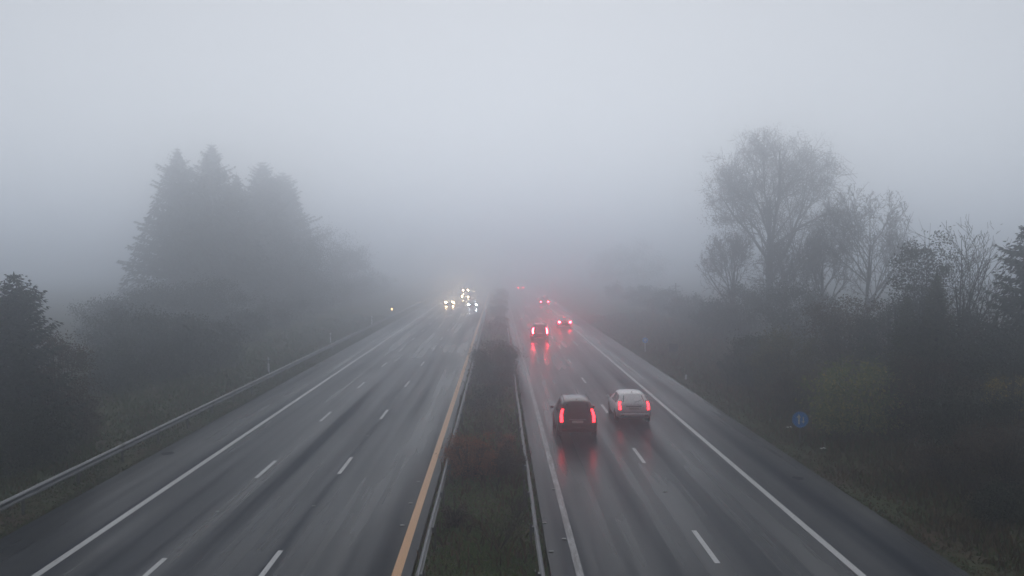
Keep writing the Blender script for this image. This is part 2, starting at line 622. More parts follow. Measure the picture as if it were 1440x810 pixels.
# amber lamp on a post
ax, ay = px_ground(551, 150), 150
az = float(ground_z(ax, ay))
t = thing('warning_lamp', 'small amber lamp glowing on a post beside the foggy end of the left guard rail', 'warning lamp', (ax, ay, az))
b = MB(); b.tube([(0, 0, -.1), (0, 0, .80 - az)], .04, 8); b.build('post', M['dull'], t)
b = MB(); b.bevbox((0, 0, .87 - az), (.20, .12, .20), .02); hs = b.build('housing', M['black'], t)
b = MB(); b.sphere((0, -.07, .87 - az), (.085, .03, .14)); b.build('lens', M['amber'], hs)


def disc(b, c, r, d, n=28):
    """upright disc facing -y"""
    a = [2 * math.pi * i / n for i in range(n)]
    v = [(c[0] + r * math.cos(t_), c[1] - d / 2, c[2] + r * math.sin(t_)) for t_ in a] + [(c[0] + r * math.cos(t_), c[1] + d / 2, c[2] + r * math.sin(t_)) for t_ in a]
    f = [list(range(n)), list(range(2 * n - 1, n - 1, -1))] + [[i, n + i, n + (i + 1) % n, (i + 1) % n] for i in range(n)]
    b.add(v, f)


def round_sign(px, Y, zc, r, label, two=True):
    x = px_ground(px, Y)
    z0 = float(ground_z(x, Y))
    t = thing('road_sign', label, 'road sign', (x, Y, z0), R(-6))
    zc = zc - z0
    b = MB(); b.tube([(0, .05, -.2), (0, .05, zc + r * .9)], .032, 8); b.build('post', M['dull'] if two else M['white_plastic'], t)
    b = MB(); disc(b, (0, 0, zc), r, .02); p = b.build('panel', M['sign_blue'], t)
    b = MB()   # thin pale rim
    n = 32
    v, f = [], []
    for i in range(n):
        a = 2 * math.pi * i / n
        for rr in (r * .925, r * .97):
            v.append((rr * math.cos(a), -.013, zc + rr * math.sin(a)))
    for i in range(n):
        j = (i + 1) % n
        f.append([2 * i, 2 * i + 1, 2 * j + 1, 2 * j])
    b.add(v, f); b.build('rim', M['sign_white'] if not two else mat('sign_rim', (.10, .22, .42), .4), p)
    if two:
        b = MB()   # tall upward arrow beside a small downward one
        ax_ = -.06
        b.box((ax_, -.014, zc - .03), (.075, .006, .36))
        b.add([(ax_ - .11, -.017, zc + .09), (ax_ + .08, -.017, zc + .09), (ax_ - .01, -.017, zc + .26)], [[0, 1, 2]])
        b.build('tall_arrow', M['sign_white'], p)
        b = MB()
        b.box((.13, -.014, zc + .02), (.05, .006, .22))
        b.add([(.055, -.017, zc - .07), (.13, -.017, zc - .18), (.205, -.017, zc - .07)], [[0, 1, 2]])
        b.build('short_arrow', M['sign_white'], p)
    else:
        b = MB()
        b.box((0, -.014, zc), (.09, .006, .30)); b.box((0, -.018, zc + .04), (.30, .006, .07))
        b.build('symbol', M['sign_white'], p)


round_sign(1129, 41.5, z_at(592, 41.5), .37, 'round blue sign with two white arrows in front of the ivy mound')
round_sign(908, 86, z_at(479, 86), .27, 'small blue and white sign on a white post far along the right verge', False)

# dark square board seen from behind
sx, sy = px_ground(948, 80), 80
sz = float(ground_z(sx, sy))
t = thing('sign_board', 'dark square sign board standing on two legs on the right verge', 'sign board', (sx, sy, sz), R(-4))
b = MB(); b.bevbox((0, 0, z_at(490, 80) - sz), (.74, .04, .74), .015); b.build('panel', M['sign_back'], t)
for s in (-1, 1):
    b = MB(); b.box((s * .25, .05, (z_at(490, 80) - sz) / 2), (.05, .05, z_at(490, 80) - sz + .5)); b.build('leg', M['dull'], t)

mx_, my_ = px_ground(966, 65), 65
mz = float(ground_z(mx_, my_))
t = thing('marker_post', 'short white marker stake in the grass at the right road edge', 'marker post', (mx_, my_, mz))
b = MB(); b.bevbox((0, 0, .16), (.14, .10, .46), .015); b.build('stake', M['white_plastic'], t)
b = MB(); b.bevbox((0, 0, .40), (.15, .11, .03), .008); b.build('cap', M['stud'], t)

t = thing('marker_post', 'thin grey stake beside the median guard rail on the tail lamp side', 'marker post', (.86, 30.8, .03))
b = MB(); b.tube([(0, 0, -.1), (0, 0, .88)], .026, 8); b.build('stake', M['dull'], t)
b = MB(); b.tube([(0, 0, .88), (0, 0, .93)], .036, 8); b.build('cap', M['galv'], t)

# faint pole in the fog
px_, py_ = px_ground(951, 150), 150
t = thing('wooden_pole', 'thin wooden pole with a crossbar half lost in the fog near the far trees', 'pole', (px_, py_, float(ground_z(px_, py_))))
zt = z_at(398, 150) - t.location.z
b = MB(); b.tube([(0, 0, -.3), (0, 0, zt)], [.13, .09], 8); b.build('pole', M['bark'], t)
b = MB(); b.box((0, -.12, zt - .5), (1.5, .09, .11)); b.build('crossbar', M['bark'], t)


def litter(px, py, label, s=1.):
    Y = 10660 / (py - 371)
    x = px_ground(px, Y)
    z = float(ground_z(x, Y))
    b = MB()
    n = 5
    v = []
    for i in range(n):
        for j in range(n):
            v.append(((i / 4 - .5) * .26 * s, (j / 4 - .5) * .18 * s, .05 + random.uniform(0, .07)))
    f = [[i * n + j, (i + 1) * n + j, (i + 1) * n + j + 1, i * n + j + 1] for i in range(n - 1) for j in range(n - 1)]
    b.add(v, f)
    o = b.build('litter_scrap', M['litter'], loc=(x, Y, z + .1))
    sd = o.modifiers.new('thick', 'SOLIDIFY'); sd.thickness = .006
    tag(o, label, 'litter')


litter(1113, 609, 'small white scrap of litter left of the round blue sign')
litter(1162, 641, 'small white scrap of litter on the weeds right of the round blue sign', .9)

# ------------------------------------------------------------------ plants


def tri_noise(a):
    return np.sin(a * 3.1) * .5 + np.sin(a * 5.3 + 1.3) * .3 + np.sin(a * 9.7 + .4) * .2


def leaves(centres, size, flat=.0, r=rng):
    """n leaf-shaped quads at the given points, random turn, size per leaf"""
    n = len(centres)
    d = r.normal(size=(n, 3)); d[:, 2] *= (1 - flat); d /= np.linalg.norm(d, axis=1)[:, None]
    e = r.normal(size=(n, 3)); e -= (e * d).sum(1)[:, None] * d; e /= np.linalg.norm(e, axis=1)[:, None]
    s = (size * (.6 + .8 * r.random(n)))[:, None]
    return np.stack([centres - d * s, centres + e * s * .5, centres + d * s, centres - e * s * .5], 1)


def clump_crown(b, centre, rad, nclump, nleaf, size, r, hollow=.45, bottom=-1., clump_r=.3, top_flat=False):
    """crown of leaf clumps spread through an uneven ellipsoid"""
    rad = np.array(rad, float)
    d = r.normal(size=(nclump * 3, 3)); d /= np.linalg.norm(d, axis=1)[:, None]
    d = d[d[:, 2] > bottom][:nclump]
    k = hollow + (1 - hollow) * r.random(len(d)) ** .6
    az = np.arctan2(d[:, 1], d[:, 0])
    k = k * (1 + .18 * tri_noise(az + d[:, 2] * 2 + r.random() * 6))
    cc = d * k[:, None] * rad
    if top_flat:
        cc[:, 2] = np.minimum(cc[:, 2], rad[2] * .72 + r.random(len(cc)) * rad[2] * .12)
    cr = clump_r * rad.mean() * (.6 + .8 * r.random(len(cc)))
    P = np.repeat(cc, nleaf, 0) + r.normal(size=(len(cc) * nleaf, 3)) * np.repeat(cr, nleaf)[:, None] * np.array([.6, .6, .42])
    b.quads(leaves(P + np.array(centre), size, 0., r))
    return cc + np.array(centre)


def grow(b, p, d, L, rad, lvl, cfg, r, segs):
    """recursive bare branching; thin tubes"""
    n = max(3, int(4 - lvl * .3))
    pts, rr = [p], [rad]
    dd = d.copy()
    for i in range(n):
        dd = dd + r.normal(size=3) * cfg['wander'] * (.25 if lvl == 0 else 1) + np.array([0, 0, cfg['up']]) * (1 if lvl else .3)
        dd /= np.linalg.norm(dd)
        p = p + dd * L / n
        pts.append(p)
        rr.append(rad * (1 - (i + 1) / n * cfg['taper']))
    segs.append((pts, rr, lvl))
    if lvl >= cfg['levels']:
        return
    for c in range(cfg['kids'][lvl]):
        t0 = cfg['start'][lvl] + (1 - cfg['start'][lvl]) * (c + r.random()) / cfg['kids'][lvl]
        t0 = min(t0, .98)
        f = t0 * n
        i = min(int(f), n - 1)
        q = pts[i] + (pts[i + 1] - pts[i]) * (f - i)
        rq = rr[i] + (rr[i + 1] - rr[i]) * (f - i)
        pd = pts[i + 1] - pts[i]; pd /= np.linalg.norm(pd)
        u = r.normal(size=3); u -= u.dot(pd) * pd; u /= np.linalg.norm(u)
        an = R(cfg['angle'][lvl]) * (.7 + .6 * r.random())
        nd = pd * math.cos(an) + u * math.sin(an)
        grow(b, q, nd, L * cfg['len'][lvl] * (.7 + .5 * r.random()) * (1.1 - .35 * t0), max(rq * .62, cfg['rmin']), lvl + 1, cfg, r, segs)


def bare_tree(name, label, x, y, h, wid, seed, cfg=None, group=None, mats=('bark', 'twig'), split=2):
    r = np.random.default_rng(seed)
    c = dict(levels=5, kids=[6, 5, 5, 4, 3], start=[.28, .25, .2, .2, .2], angle=[38, 40, 42, 45, 45], len=[.72, .62, .6, .55, .55], wander=.10, up=.10, taper=.75, rmin=.008)
    if cfg: c.update(cfg)
    segs = []
    grow(None, np.zeros(3), np.array([0, 0, 1.]), c.get('trunk', 6.), c.get('r0', .26), 0, c, r, segs)
    allp = np.array([p for s in segs for p in s[0]])
    zs = h / allp[:, 2].max()
    ws = wid / np.percentile(np.hypot(allp[:, 0], allp[:, 1]), 82)
    zs = h / np.percentile(allp[:, 2], 94)
    S = np.array([ws, ws, zs])
    cz, rz = h * c.get('cz', .60), h * (1 - c.get('cz', .60))
    def outer(p):
        e = np.array([p[0] / wid, p[1] / wid, (p[2] - cz) / (rz if p[2] > cz else cz * .9)])
        a = math.atan2(p[1], p[0])
        return np.linalg.norm(e) - .10 * float(tri_noise(np.array(a * 1.5 + seed))) - .06 * math.sin(p[2] * .9 + a * 3)
    pruned = []
    for pts, rr, lvl in segs:           # the crown stops at an uneven dome
        pts = [p * S for p in pts]
        k = len(pts)
        if lvl > 0:
            lim = .97 + r.normal() * .05
            k = next((i for i, p in enumerate(pts) if p[2] > h * .2 and outer(p) > lim), k)
        if k >= 2:
            pruned.append((pts[:k], rr[:k], lvl))
    segs = pruned
    z = float(ground_z(x, y))
    t = thing(name, label, 'tree', (x, y, z), 0, group)
    tb, cb = MB(), MB()
    for pts, rr, lvl in segs:
        pts = list(pts)
        if lvl == 0:
            pts[0] = pts[0] - np.array([0, 0, .3])
        (tb if lvl <= 1 else cb).tube(pts, [max(q, c['rmin'] * .6) for q in rr], 7 if lvl == 0 else (5 if lvl == 1 else 3), cap=False)
    tb.build('trunk', M[mats[0]], t, smooth=True)
    o = cb.build('crown', M[mats[1]], t)
    return t, segs


def conifer(name, label, x, y, h, rad, seed, m='spruce', zc=.06, dz=.38, spray=.5, droop=.22, group=None, dens=1., power=.85, gap=.22):
    r = np.random.default_rng(seed)
    z0 = float(ground_z(x, y))
    t = thing(name, label, 'tree', (x, y, z0), r.random() * 6, group)
    b = MB()
    b.tube([(0, 0, -.3), (0, 0, h * .5), (r.normal() * .08, 0, h * .99)], [h * .014 + .06, h * .009 + .03, .015], 8)
    b.build('trunk', M['dark_bark'], t, smooth=True)
    b = MB()
    Q = []
    zz = h * zc
    lob = r.random() * 6
    while zz < h * .985:
        tt = (zz - h * zc) / (h - h * zc)
        env = rad * max((1 - tt) ** power * (.62 + .38 * min(1, tt / .18)), .02) + .06
        env *= r.uniform(.82, 1.12)
        nb = int(r.integers(7, 11))
        a0 = r.random() * 6.28
        for k in range(nb):
            a = a0 + k * 2 * math.pi / nb + r.normal() * .2
            L = env * (r.uniform(.72, 1.10) if r.random() < .8 else r.uniform(.4, .75)) * (1 + .16 * math.sin(a * 2 + lob + zz * .6))
            if r.random() < gap * .3:
                continue
            n = max(3, int(L / (spray * .30) * dens))
            s = (np.arange(n) + .6) / n
            rise = .22 * (tt ** 1.5) - droop * (1 - tt * .7) * r.uniform(.5, 1.5)
            rx = s * L
            rz = zz + rise * L * s * 1.2 + .22 * L * s ** 2.6 + r.normal() * .02
            P = np.stack([np.cos(a) * rx, np.sin(a) * rx, rz], -1)
            dirv = np.array([math.cos(a), math.sin(a), rise * .8])
            sidev = np.array([-math.sin(a), math.cos(a), 0])
            sl = spray * (.55 + .6 * (1 - s)) * (.28 + .72 * min(1, L / (3.2 * spray)))
            for sg in (-1, 1, -1, 1, 0, 0):
                jit = r.normal(size=(n, 3)) * .22
                if sg:
                    dv = dirv * .75 + sidev * sg * .75 + np.array([0, 0, -.30]) + jit
                else:
                    dv = dirv * .9 + np.array([0, 0, -.55]) + jit * 1.5
                dv /= np.linalg.norm(dv, axis=1)[:, None]
                wv = np.cross(dv, r.normal(size=(n, 3)) * .5 + np.array([0, 0, 1.]))
                wv /= (np.linalg.norm(wv, axis=1)[:, None] + 1e-6)
                w = (sl * .17)[:, None]
                l_ = sl[:, None]
                Q.append(np.stack([P - dv * l_ * .1, P + dv * l_ * .4 + wv * w, P + dv * l_, P + dv * l_ * .4 - wv * w], 1))
            tip = P[-1] + dirv * .15
        zz += dz * r.uniform(.75, 1.25) * (1. if tt < .7 else .75)
    # short inner sprays fill the crown
    ni = int(220 * h * rad / 8 * dens) if rad > 3 else 1600
    tz = r.random(ni) ** 1.25
    ee = rad * (1 - tz) ** power * .86 * np.sqrt(r.random(ni))
    aa = r.random(ni) * 6.283
    Pi = np.stack([np.cos(aa) * ee, np.sin(aa) * ee, h * zc + tz * (h - h * zc) * .97 - ee * droop * .8], -1)
    dv = np.stack([np.cos(aa), np.sin(aa), np.full(ni, -.7)], -1) + r.normal(size=(ni, 3)) * .45
    dv /= np.linalg.norm(dv, axis=1)[:, None]
    wv = np.cross(dv, r.normal(size=(ni, 3))); wv /= np.linalg.norm(wv, axis=1)[:, None] + 1e-6
    l_ = (spray * (.5 + .5 * r.random(ni)) * np.clip(.35 + 1.2 * (1 - tz), .3, 1))[:, None]
    Q.append(np.stack([Pi - dv * l_ * .2, Pi + dv * l_ * .3 + wv * l_ * .2, Pi + dv * l_, Pi + dv * l_ * .3 - wv * l_ * .2], 1))
    # leader
    Q.append(np.array([[[0, -.04, h * .95], [.08, 0, h * .98], [0, .04, h * 1.02], [-.08, 0, h * .98]]]))
    b.quads(np.concatenate(Q))
    b.build('crown', M[m], t)
    return t


def bush(name, label, x, y, h, rad, seed, m='dark_leaf', n=34, nl=70, size=.10, fine=.62, cat='bush', group=None, twigs=14, hollow=.35, low=.12, dy=None, twig_m='dark_bark', top_flat=False, overshoot=1.08):
    r = np.random.default_rng(seed)
    nl = int(nl / fine ** 2)
    size = size * fine
    z = float(ground_z(x, y))
    t = thing(name, label, cat, (x, y, z), 0, group)
    b = MB()
    cc = clump_crown(b, (0, 0, h * (.5 + low / 2)), (rad, dy or rad, h * (.5 - low / 2)), n, nl, size, r, hollow, -1., .28, top_flat)
    # a skirt of leaves to the ground
    nn = int(n * nl * .22)
    a = r.random(nn) * 6.283
    k = np.sqrt(r.random(nn)) * .95
    P = np.stack([np.cos(a) * k * rad, np.sin(a) * k * (dy or rad), h * .35 * r.random(nn) ** 1.3], -1)
    b.quads(leaves(P, size, 0, r))
    b.build('foliage', M[m], t)
    b = MB()
    for i in range(twigs):
        a = r.random() * 6.283
        q = r.random() ** .5 * .85
        e = np.array([math.cos(a) * rad * q, math.sin(a) * (dy or rad) * q, h * overshoot * (1 - .35 * q) * r.uniform(.8, 1.02)])
        s0 = np.array([e[0] * .2, e[1] * .2, -.1])
        mid = s0 * .45 + e * .55 + r.normal(size=3) * .12 * rad * .5
        b.tube([s0, mid, e], [.03 * (h / 3) ** .5, .018, .005], 4, cap=False)
        for j in range(3):
            f = r.uniform(.5, .95)
            p = mid + (e - mid) * f
            b.tube([p, p + r.normal(size=3) * .25 * np.array([1, 1, .6]) * h / 3 + np.array([0, 0, .2 * h / 3])], [.009, .003], 3, cap=False)
    b.build('stems', M[twig_m], t)
    return t


def shrub(name, label, x, y, h, wid, seed, group=None, m='dark_bark'):
    """bare many-stemmed shrub"""
    r = np.random.default_rng(seed)
    c = dict(levels=3, kids=[4, 4, 3], start=[.2, .2, .2], angle=[28, 32, 38], len=[.68, .6, .55], wander=.12, up=.14, taper=.8, rmin=.004)
    segs = []
    for i in range(9):
        a = r.random() * 6.283
        d = np.array([math.cos(a) * .55, math.sin(a) * .55, 1.]); d /= np.linalg.norm(d)
        grow(None, np.array([math.cos(a) * .05, math.sin(a) * .05, 0]), d, 1.3, .014, 0, c, r, segs)
    allp = np.array([p for s in segs for p in s[0]])
    S = np.array([wid / np.percentile(np.hypot(allp[:, 0], allp[:, 1]), 97)] * 2 + [h / allp[:, 2].max()])
    t = thing(name, label, 'shrub', (x, y, float(ground_z(x, y)) - .03), 0, group)
    sb_, tw = MB(), MB()
    for pts, rr, lvl in segs:
        (sb_ if lvl == 0 else tw).tube([p * S for p in pts], rr, 4 if lvl == 0 else 3, cap=False)
    sb_.build('stems', M[m], t)
    tw.build('twigs', M['twig'], t)
    return t


P = px_ground
# ---- left side
conifer('conifer_tree', 'small dark conifer at the left edge of the photo, nearest the camera', P(25, 40), 40, z_at(400, 40) + .1, 3.1, 11, dz=.24, spray=.42, droop=.05, power=.62)
bush('broadleaf_tree', 'low rusty leaved tree beside the small conifer at the left edge', P(92, 41) - .4, 41, z_at(470, 41), 1.6, 12, 'brown_leaf', 40, 80, .085, cat='tree', twigs=26, low=.2)
bush('bush', 'dark bush under the rusty leaved tree, closest to the left guard rail', P(70, 37) - 1.1, 37.5, 2.4, 1.7, 13, 'dark_leaf', 40, 80, .09)
bush('bush', 'low dark bush cut by the left edge of the photo behind the guard rail', P(8, 35) - 1.0, 35, 2.8, 1.8, 14, 'dark_leaf', 40, 80, .09)
bush('bush', 'brownish bush at the foot of the rusty leaved tree on its road side', P(112, 41) - .8, 42.5, 1.9, 1.1, 15, 'brown_leaf', 30, 70, .08)
conifer('spruce_tree', 'tall spruce with drooping hooked branches, leftmost of the spruce group', P(254, 142), 142, z_at(217, 142), 11.5, 21, dz=.66, spray=1.0, droop=.28, gap=.4)
conifer('spruce_tree', 'tallest pointed spruce, second from the left of the group', P(301, 144), 144, z_at(209, 144), 9.6, 22, dz=.6, spray=.95, droop=.25, power=.74)
conifer('spruce_tree', 'slim spruce with a lower tip squeezed between the tallest spruce and the paler ones', P(335, 149), 149, z_at(252, 149), 8.4, 23, dz=.6, spray=.95)
conifer('spruce_tree', 'paler spruce with a blunt top right of the slim spruce', P(372, 162), 162, z_at(234, 162), 9.2, 24, dz=.66, spray=1.05, power=.64)
conifer('spruce_tree', 'pale spruce on the right shoulder of the spruce group', P(400, 174), 174, z_at(248, 174), 10.4, 25, dz=.66, spray=1.05, power=.68)
bush('broadleaf_tree', 'foggy round topped tree right of the pale spruces', P(450, 180), 180, z_at(318, 180), 6.2, 27, 'dark_leaf', 70, 60, .24, cat='tree', twigs=20)
bush('broadleaf_tree', 'very faint round tree nearest the vanishing road on the left', P(492, 200), 200, z_at(348, 200), 5.2, 28, 'dark_leaf', 60, 60, .26, cat='tree', twigs=16)
bush('broadleaf_tree', 'faint dark tree in the fog below the pale spruces', P(420, 150), 150, z_at(340, 150), 5.5, 29, 'dark_leaf', 60, 70, .2, cat='tree', twigs=20)
bush('broadleaf_tree', 'loose leafed small tree at the left foot of the spruce group', P(178, 66), 66, z_at(440, 66), 2.6, 31, 'dark_leaf', 60, 60, .12, cat='tree', twigs=34, low=.2)
bush('bush', 'broad dark bush below the leftmost tall spruce', P(215, 62) - .8, 62, z_at(452, 62), 2.9, 32, 'dark_leaf', 60, 80, .12)
bush('bush', 'dark bush just right of the broad one below the spruces', P(268, 66) - .6, 66, z_at(446, 66), 2.9, 33, 'dark_leaf', 60, 80, .12)
bush('bush', 'low bush behind the left rail straight below the loose leafed tree', P(165, 56) - .3, 56, 3.0, 2.0, 34, 'dark_leaf', 44, 80, .11)
bush('bush', 'low rounded bush nearest the rail right of the dark spruce bushes', P(312, 72) - .4, 72, z_at(462, 72), 2.4, 35, 'dark_leaf', 44, 70, .12)
for i, (px, Y, py, rd) in enumerate([(330, 92, 450, 3.2), (368, 108, 440, 3.6), (402, 124, 426, 4.0), (430, 142, 412, 4.6), (458, 162, 400, 5.0), (486, 186, 392, 5.4), (510, 212, 388, 5.6), (532, 240, 388, 5.6)]):
    bush('bush', 'one of the grey bushes fading into fog in a row behind the left rail', P(px, Y), Y, z_at(py, Y), rd, 40 + i, 'dark_leaf', 44, 55, .17, group='row of bushes fading behind the left guard rail', twigs=10)

for i, (px, Y, py, rd) in enumerate([(182, 88, 432, 3.4), (228, 94, 415, 3.8), (278, 100, 405, 4.2), (322, 106, 402, 4.2)]):
    bush('bush', 'one of the tall grey bushes hiding the foot of the spruce group', P(px, Y) - 1.5, Y, z_at(py, Y), rd, 220 + i, 'dark_leaf', 60, 60, .16, group='tall bushes at the foot of the spruces', twigs=20)

# ---- right side
big = dict(trunk=7., r0=.55, levels=5, kids=[13, 8, 7, 5, 3], start=[.10, .2, .2, .15, .1], angle=[46, 44, 44, 46, 50], len=[1.0, .62, .55, .5, .5], up=.03, wander=.13, rmin=.030, cz=.53)
bt, segs = bare_tree('bare_tree', 'tallest bare tree with a wide round crown of fine twigs on the right', P(1082, 112), 112, z_at(195, 112), 10.6, 103, big)
# a few last leaves hang in its outer twigs
r_ = np.random.default_rng(5)
tips = np.array([s[0][-1] for s in segs if s[2] >= 4])
sel = tips[r_.random(len(tips)) < .9]
lb = MB(); lb.quads(leaves(np.repeat(sel, 3, 0) + r_.normal(size=(len(sel) * 3, 3)) * .30, .075, 0, r_))
lb.build('withered_leaves', M['brown_leaf'], bt)
mid = dict(trunk=5., r0=.24, cz=.56, levels=5, kids=[11, 7, 6, 4, 3], start=[.12, .2, .2, .15, .1], angle=[36, 36, 40, 45, 50], len=[.9, .62, .55, .5, .5], up=.07, rmin=.023)
bare_tree('bare_tree', 'mid sized bare tree with a domed crown just right of the tallest one', P(1222, 86), 86, z_at(272, 86), 4.9, 104, mid)
bare_tree('bare_tree', 'slender bare tree filling the gap between the two larger bare trees', P(1160, 92), 92, z_at(330, 92), 3.1, 105, mid)
opn = dict(trunk=4.2, r0=.17, cz=.6, levels=4, kids=[11, 7, 5, 3], start=[.06, .2, .2, .2], angle=[28, 32, 36, 40], len=[1.05, .45, .5, .5], up=.09, wander=.05, rmin=.012)
bare_tree('bare_tree', 'dark open bare tree with long upright limbs near the right edge', P(1358, 45), 45, z_at(318, 45), 2.6, 108, opn, mats=('dark_bark', 'dark_bark'))
bush('broadleaf_tree', 'leafy tree left of the dark open bare tree', P(1312, 48), 48.5, z_at(342, 48.5), 1.75, 71, 'dark_leaf', 34, 60, .11, cat='tree', twigs=30, low=.5)
conifer('conifer_tree', 'layered conifer cut by the right edge of the photo', P(1446, 42), 42, z_at(342, 42), 2.7, 72, dz=.55, spray=.5, droop=.02, power=.6, gap=.8)
conifer('conifer_tree', 'yellowish green conifer in front of the dark open bare tree', P(1322, 42), 42, z_at(403, 42), 1.5, 73, 'thuja', dz=.2, spray=.28, droop=-.25, power=.6)
conifer('conifer_tree', 'smaller yellowish green conifer left of the taller yellowish one', P(1288, 42), 42.6, z_at(432, 42.6), 1.2, 74, 'thuja', dz=.2, spray=.28, droop=-.25, power=.6)
bush('ivy_mound', 'wide rounded mound of ivy with yellowing leaves behind the round blue sign', P(1226, 43), 43, z_at(522, 43), 2.75, 75, 'ivy_leaf', 110, 60, .085, fine=1.0, hollow=.80, low=0., dy=1.8, twigs=8, top_flat=True, overshoot=.8)
bush('bush', 'dark green bush nearest the fog at the left end of the right hand thicket', P(1062, 60), 60, z_at(482, 60), 1.9, 76, 'dark_leaf', 50, 70, .11)
bush('bush', 'olive bush with a yellow tinge left of the ivy mound', P(1108, 55), 55, z_at(478, 55), 2.0, 77, 'olive_leaf', 54, 80, .10)
bush('bush', 'low spreading bush at the road side of the olive bush', P(1046, 62), 63, z_at(508, 63), 1.3, 78, 'dark_leaf', 34, 70, .10)
bush('bush', 'reddish brown bramble between the olive bush and the ivy mound', P(1118, 50), 49, z_at(525, 49), 1.4, 79, 'brown_leaf', 44, 70, .08, twigs=30)
bush('bush', 'tall dark bush above the ivy mound under the mid sized bare tree', P(1195, 54), 54, z_at(438, 54), 2.6, 80, 'brown_leaf', 80, 70, .11, twigs=40)
bush('bush', 'tall dark bush right of the mid sized bare tree, behind the yellowish conifers', P(1262, 52), 52, z_at(432, 52), 2.3, 81, 'dark_leaf', 70, 70, .11, twigs=30)
bush('bush', 'dark thicket bush under the dark open bare tree', P(1375, 44), 44, z_at(455, 44), 2.3, 82, 'dark_leaf', 80, 80, .10, twigs=30)
bush('bush', 'dark bush below the right edge conifer', P(1430, 40), 40, z_at(480, 40), 2.1, 83, 'dark_leaf', 70, 80, .10, twigs=30)
bush('bush', 'brown bush just right of the ivy mound', P(1320, 40), 40.5, z_at(520, 40.5), 1.8, 84, 'brown_leaf', 56, 70, .085, twigs=40)
bush('bush', 'low dark bush with bare stems near the right edge of the photo', P(1372, 36), 36, z_at(560, 36), 1.7, 85, 'dark_leaf', 56, 80, .08, twigs=40)
bush('bush', 'bush with bright yellow leaves at the right edge of the photo', P(1432, 35.5), 35.5, z_at(545, 35.5), 1.0, 86, 'yellow_leaf', 18, 40, .075, twigs=24, low=.45)
bush('bush', 'dark brown bush below the yellow leaved one at the right edge', P(1425, 32), 32, z_at(610, 32), 1.5, 87, 'brown_leaf', 50, 70, .075, twigs=40)
bush('bush', 'low brown bramble in the weeds above the lower right road edge', P(1330, 34), 34, z_at(640, 34), 1.25, 88, 'brown_leaf', 40, 60, .07, twigs=40)
bush('bush', 'small green bush at the lower right corner of the photo', P(1420, 28.5), 28.5, z_at(700, 28.5), 1.0, 89, 'dark_leaf', 40, 70, .065, twigs=26)
for i, (px, Y, h, w) in enumerate([(1290, 36.0, .8, .7), (1275, 33, .8, .7), (1360, 31, 1., .8), (1190, 40.5, .8, .6), (1400, 30, 1.2, .9)]):
    shrub('bare_shrub', 'one of the low bare reddish shrubs in the weeds along the right verge', P(px, Y), Y, h, w, 120 + i, 'low bare shrubs on the right verge')
bush('broadleaf_tree', 'faint grey tree left of the tallest bare tree', P(900, 260), 260, z_at(345, 260), 7.5, 90, 'dark_leaf', 60, 55, .22, cat='tree', twigs=20)
bush('broadleaf_tree', 'very faint grey tree nearest the vanishing road on the right', P(858, 300), 300, z_at(356, 300), 7., 91, 'dark_leaf', 60, 55, .26, cat='tree', twigs=16)
bare_tree('bare_tree', 'small bare tree at the lower left side of the tallest bare tree', P(1032, 104), 104, z_at(322, 104), 3.8, 106, mid)
bare_tree('bare_tree', 'small bare tree just in front of the trunk of the tallest bare tree', P(1105, 100), 100, z_at(345, 100), 3.6, 107, mid)
bush('bush', 'grey bush in the fog under the tallest bare tree on its right', P(1130, 78), 78, z_at(412, 78), 3.2, 92, 'dark_leaf', 60, 60, .14, twigs=24)
bush('bush', 'grey bush in the fog under the tallest bare tree on its left', P(1046, 90), 90, z_at(412, 90), 3.4, 93, 'dark_leaf', 60, 60, .15, twigs=24)
for i, (px, Y, py, rd) in enumerate([(1012, 98, 436, 2.6), (972, 115, 428, 2.8), (938, 135, 418, 3.), (905, 160, 410, 3.), (872, 190, 405, 3.)]):
    bush('bush', 'one of the pale grey bushes fading into fog along the right verge', P(px, Y), Y, z_at(py, Y), rd, 140 + i, 'dark_leaf', 44, 55, .17, group='row of bushes fading along the right verge', twigs=10)

# ---- median
bush('bush', 'round dark bush in the median with a feathery top', P(696, 62), 62, z_at(484, 62), 1.7, 151, 'dark_leaf', 60, 80, .09, twigs=40, low=.05)
bush('bush', 'small low green bush in the median nearer than the round dark one', P(682, 50), 50, z_at(544, 50), .95, 152, 'dark_leaf', 26, 60, .07, twigs=14)
bush('bush', 'rusty red bush in the median near the yellow line', P(662, 35), 35, z_at(612, 35), 1.15, 153, 'rust_leaf', 46, 60, .055, twigs=40, low=.1)
bush('bush', 'brown bush right of the rusty red one in the median', P(705, 35.5), 35.5, z_at(634, 35.5), .95, 154, 'brown_leaf', 34, 56, .055, twigs=36, low=.1)
bush('bush', 'small brown weedy bush near the bottom of the median on the yellow line side', -1.35, 28.5, .7, .42, 201, 'brown_leaf', 18, 40, .05, twigs=22, low=.0)
bush('bush', 'low olive bush in the median between the rusty bush and the small green one', -.7, 45.5, .9, .6, 202, 'olive_leaf', 22, 44, .06, twigs=18, low=.0)
bush('bush', 'small rusty bush close to the median rail on the tail lamp side', .35, 39.5, .85, .5, 203, 'rust_leaf', 18, 40, .05, twigs=24, low=.0)
bush('bush', 'low brown bush in front of the round dark median bush', -.2, 56, 1.0, .7, 204, 'brown_leaf', 24, 50, .07, twigs=20, low=.0)
shrub('bare_shrub', 'bare twiggy shrub at the bottom of the photo in the median', P(700, 26), 26, 1.35, 1.0, 155)
shrub('bare_shrub', 'small bare shrub in the median beside the rail on the tail lamp side', P(726, 29), 29.5, .8, .5, 156)
shrub('bare_shrub', 'bare shrub in the median between the small green bush and the rusty one', P(690, 42), 42, .9, .8, 157)
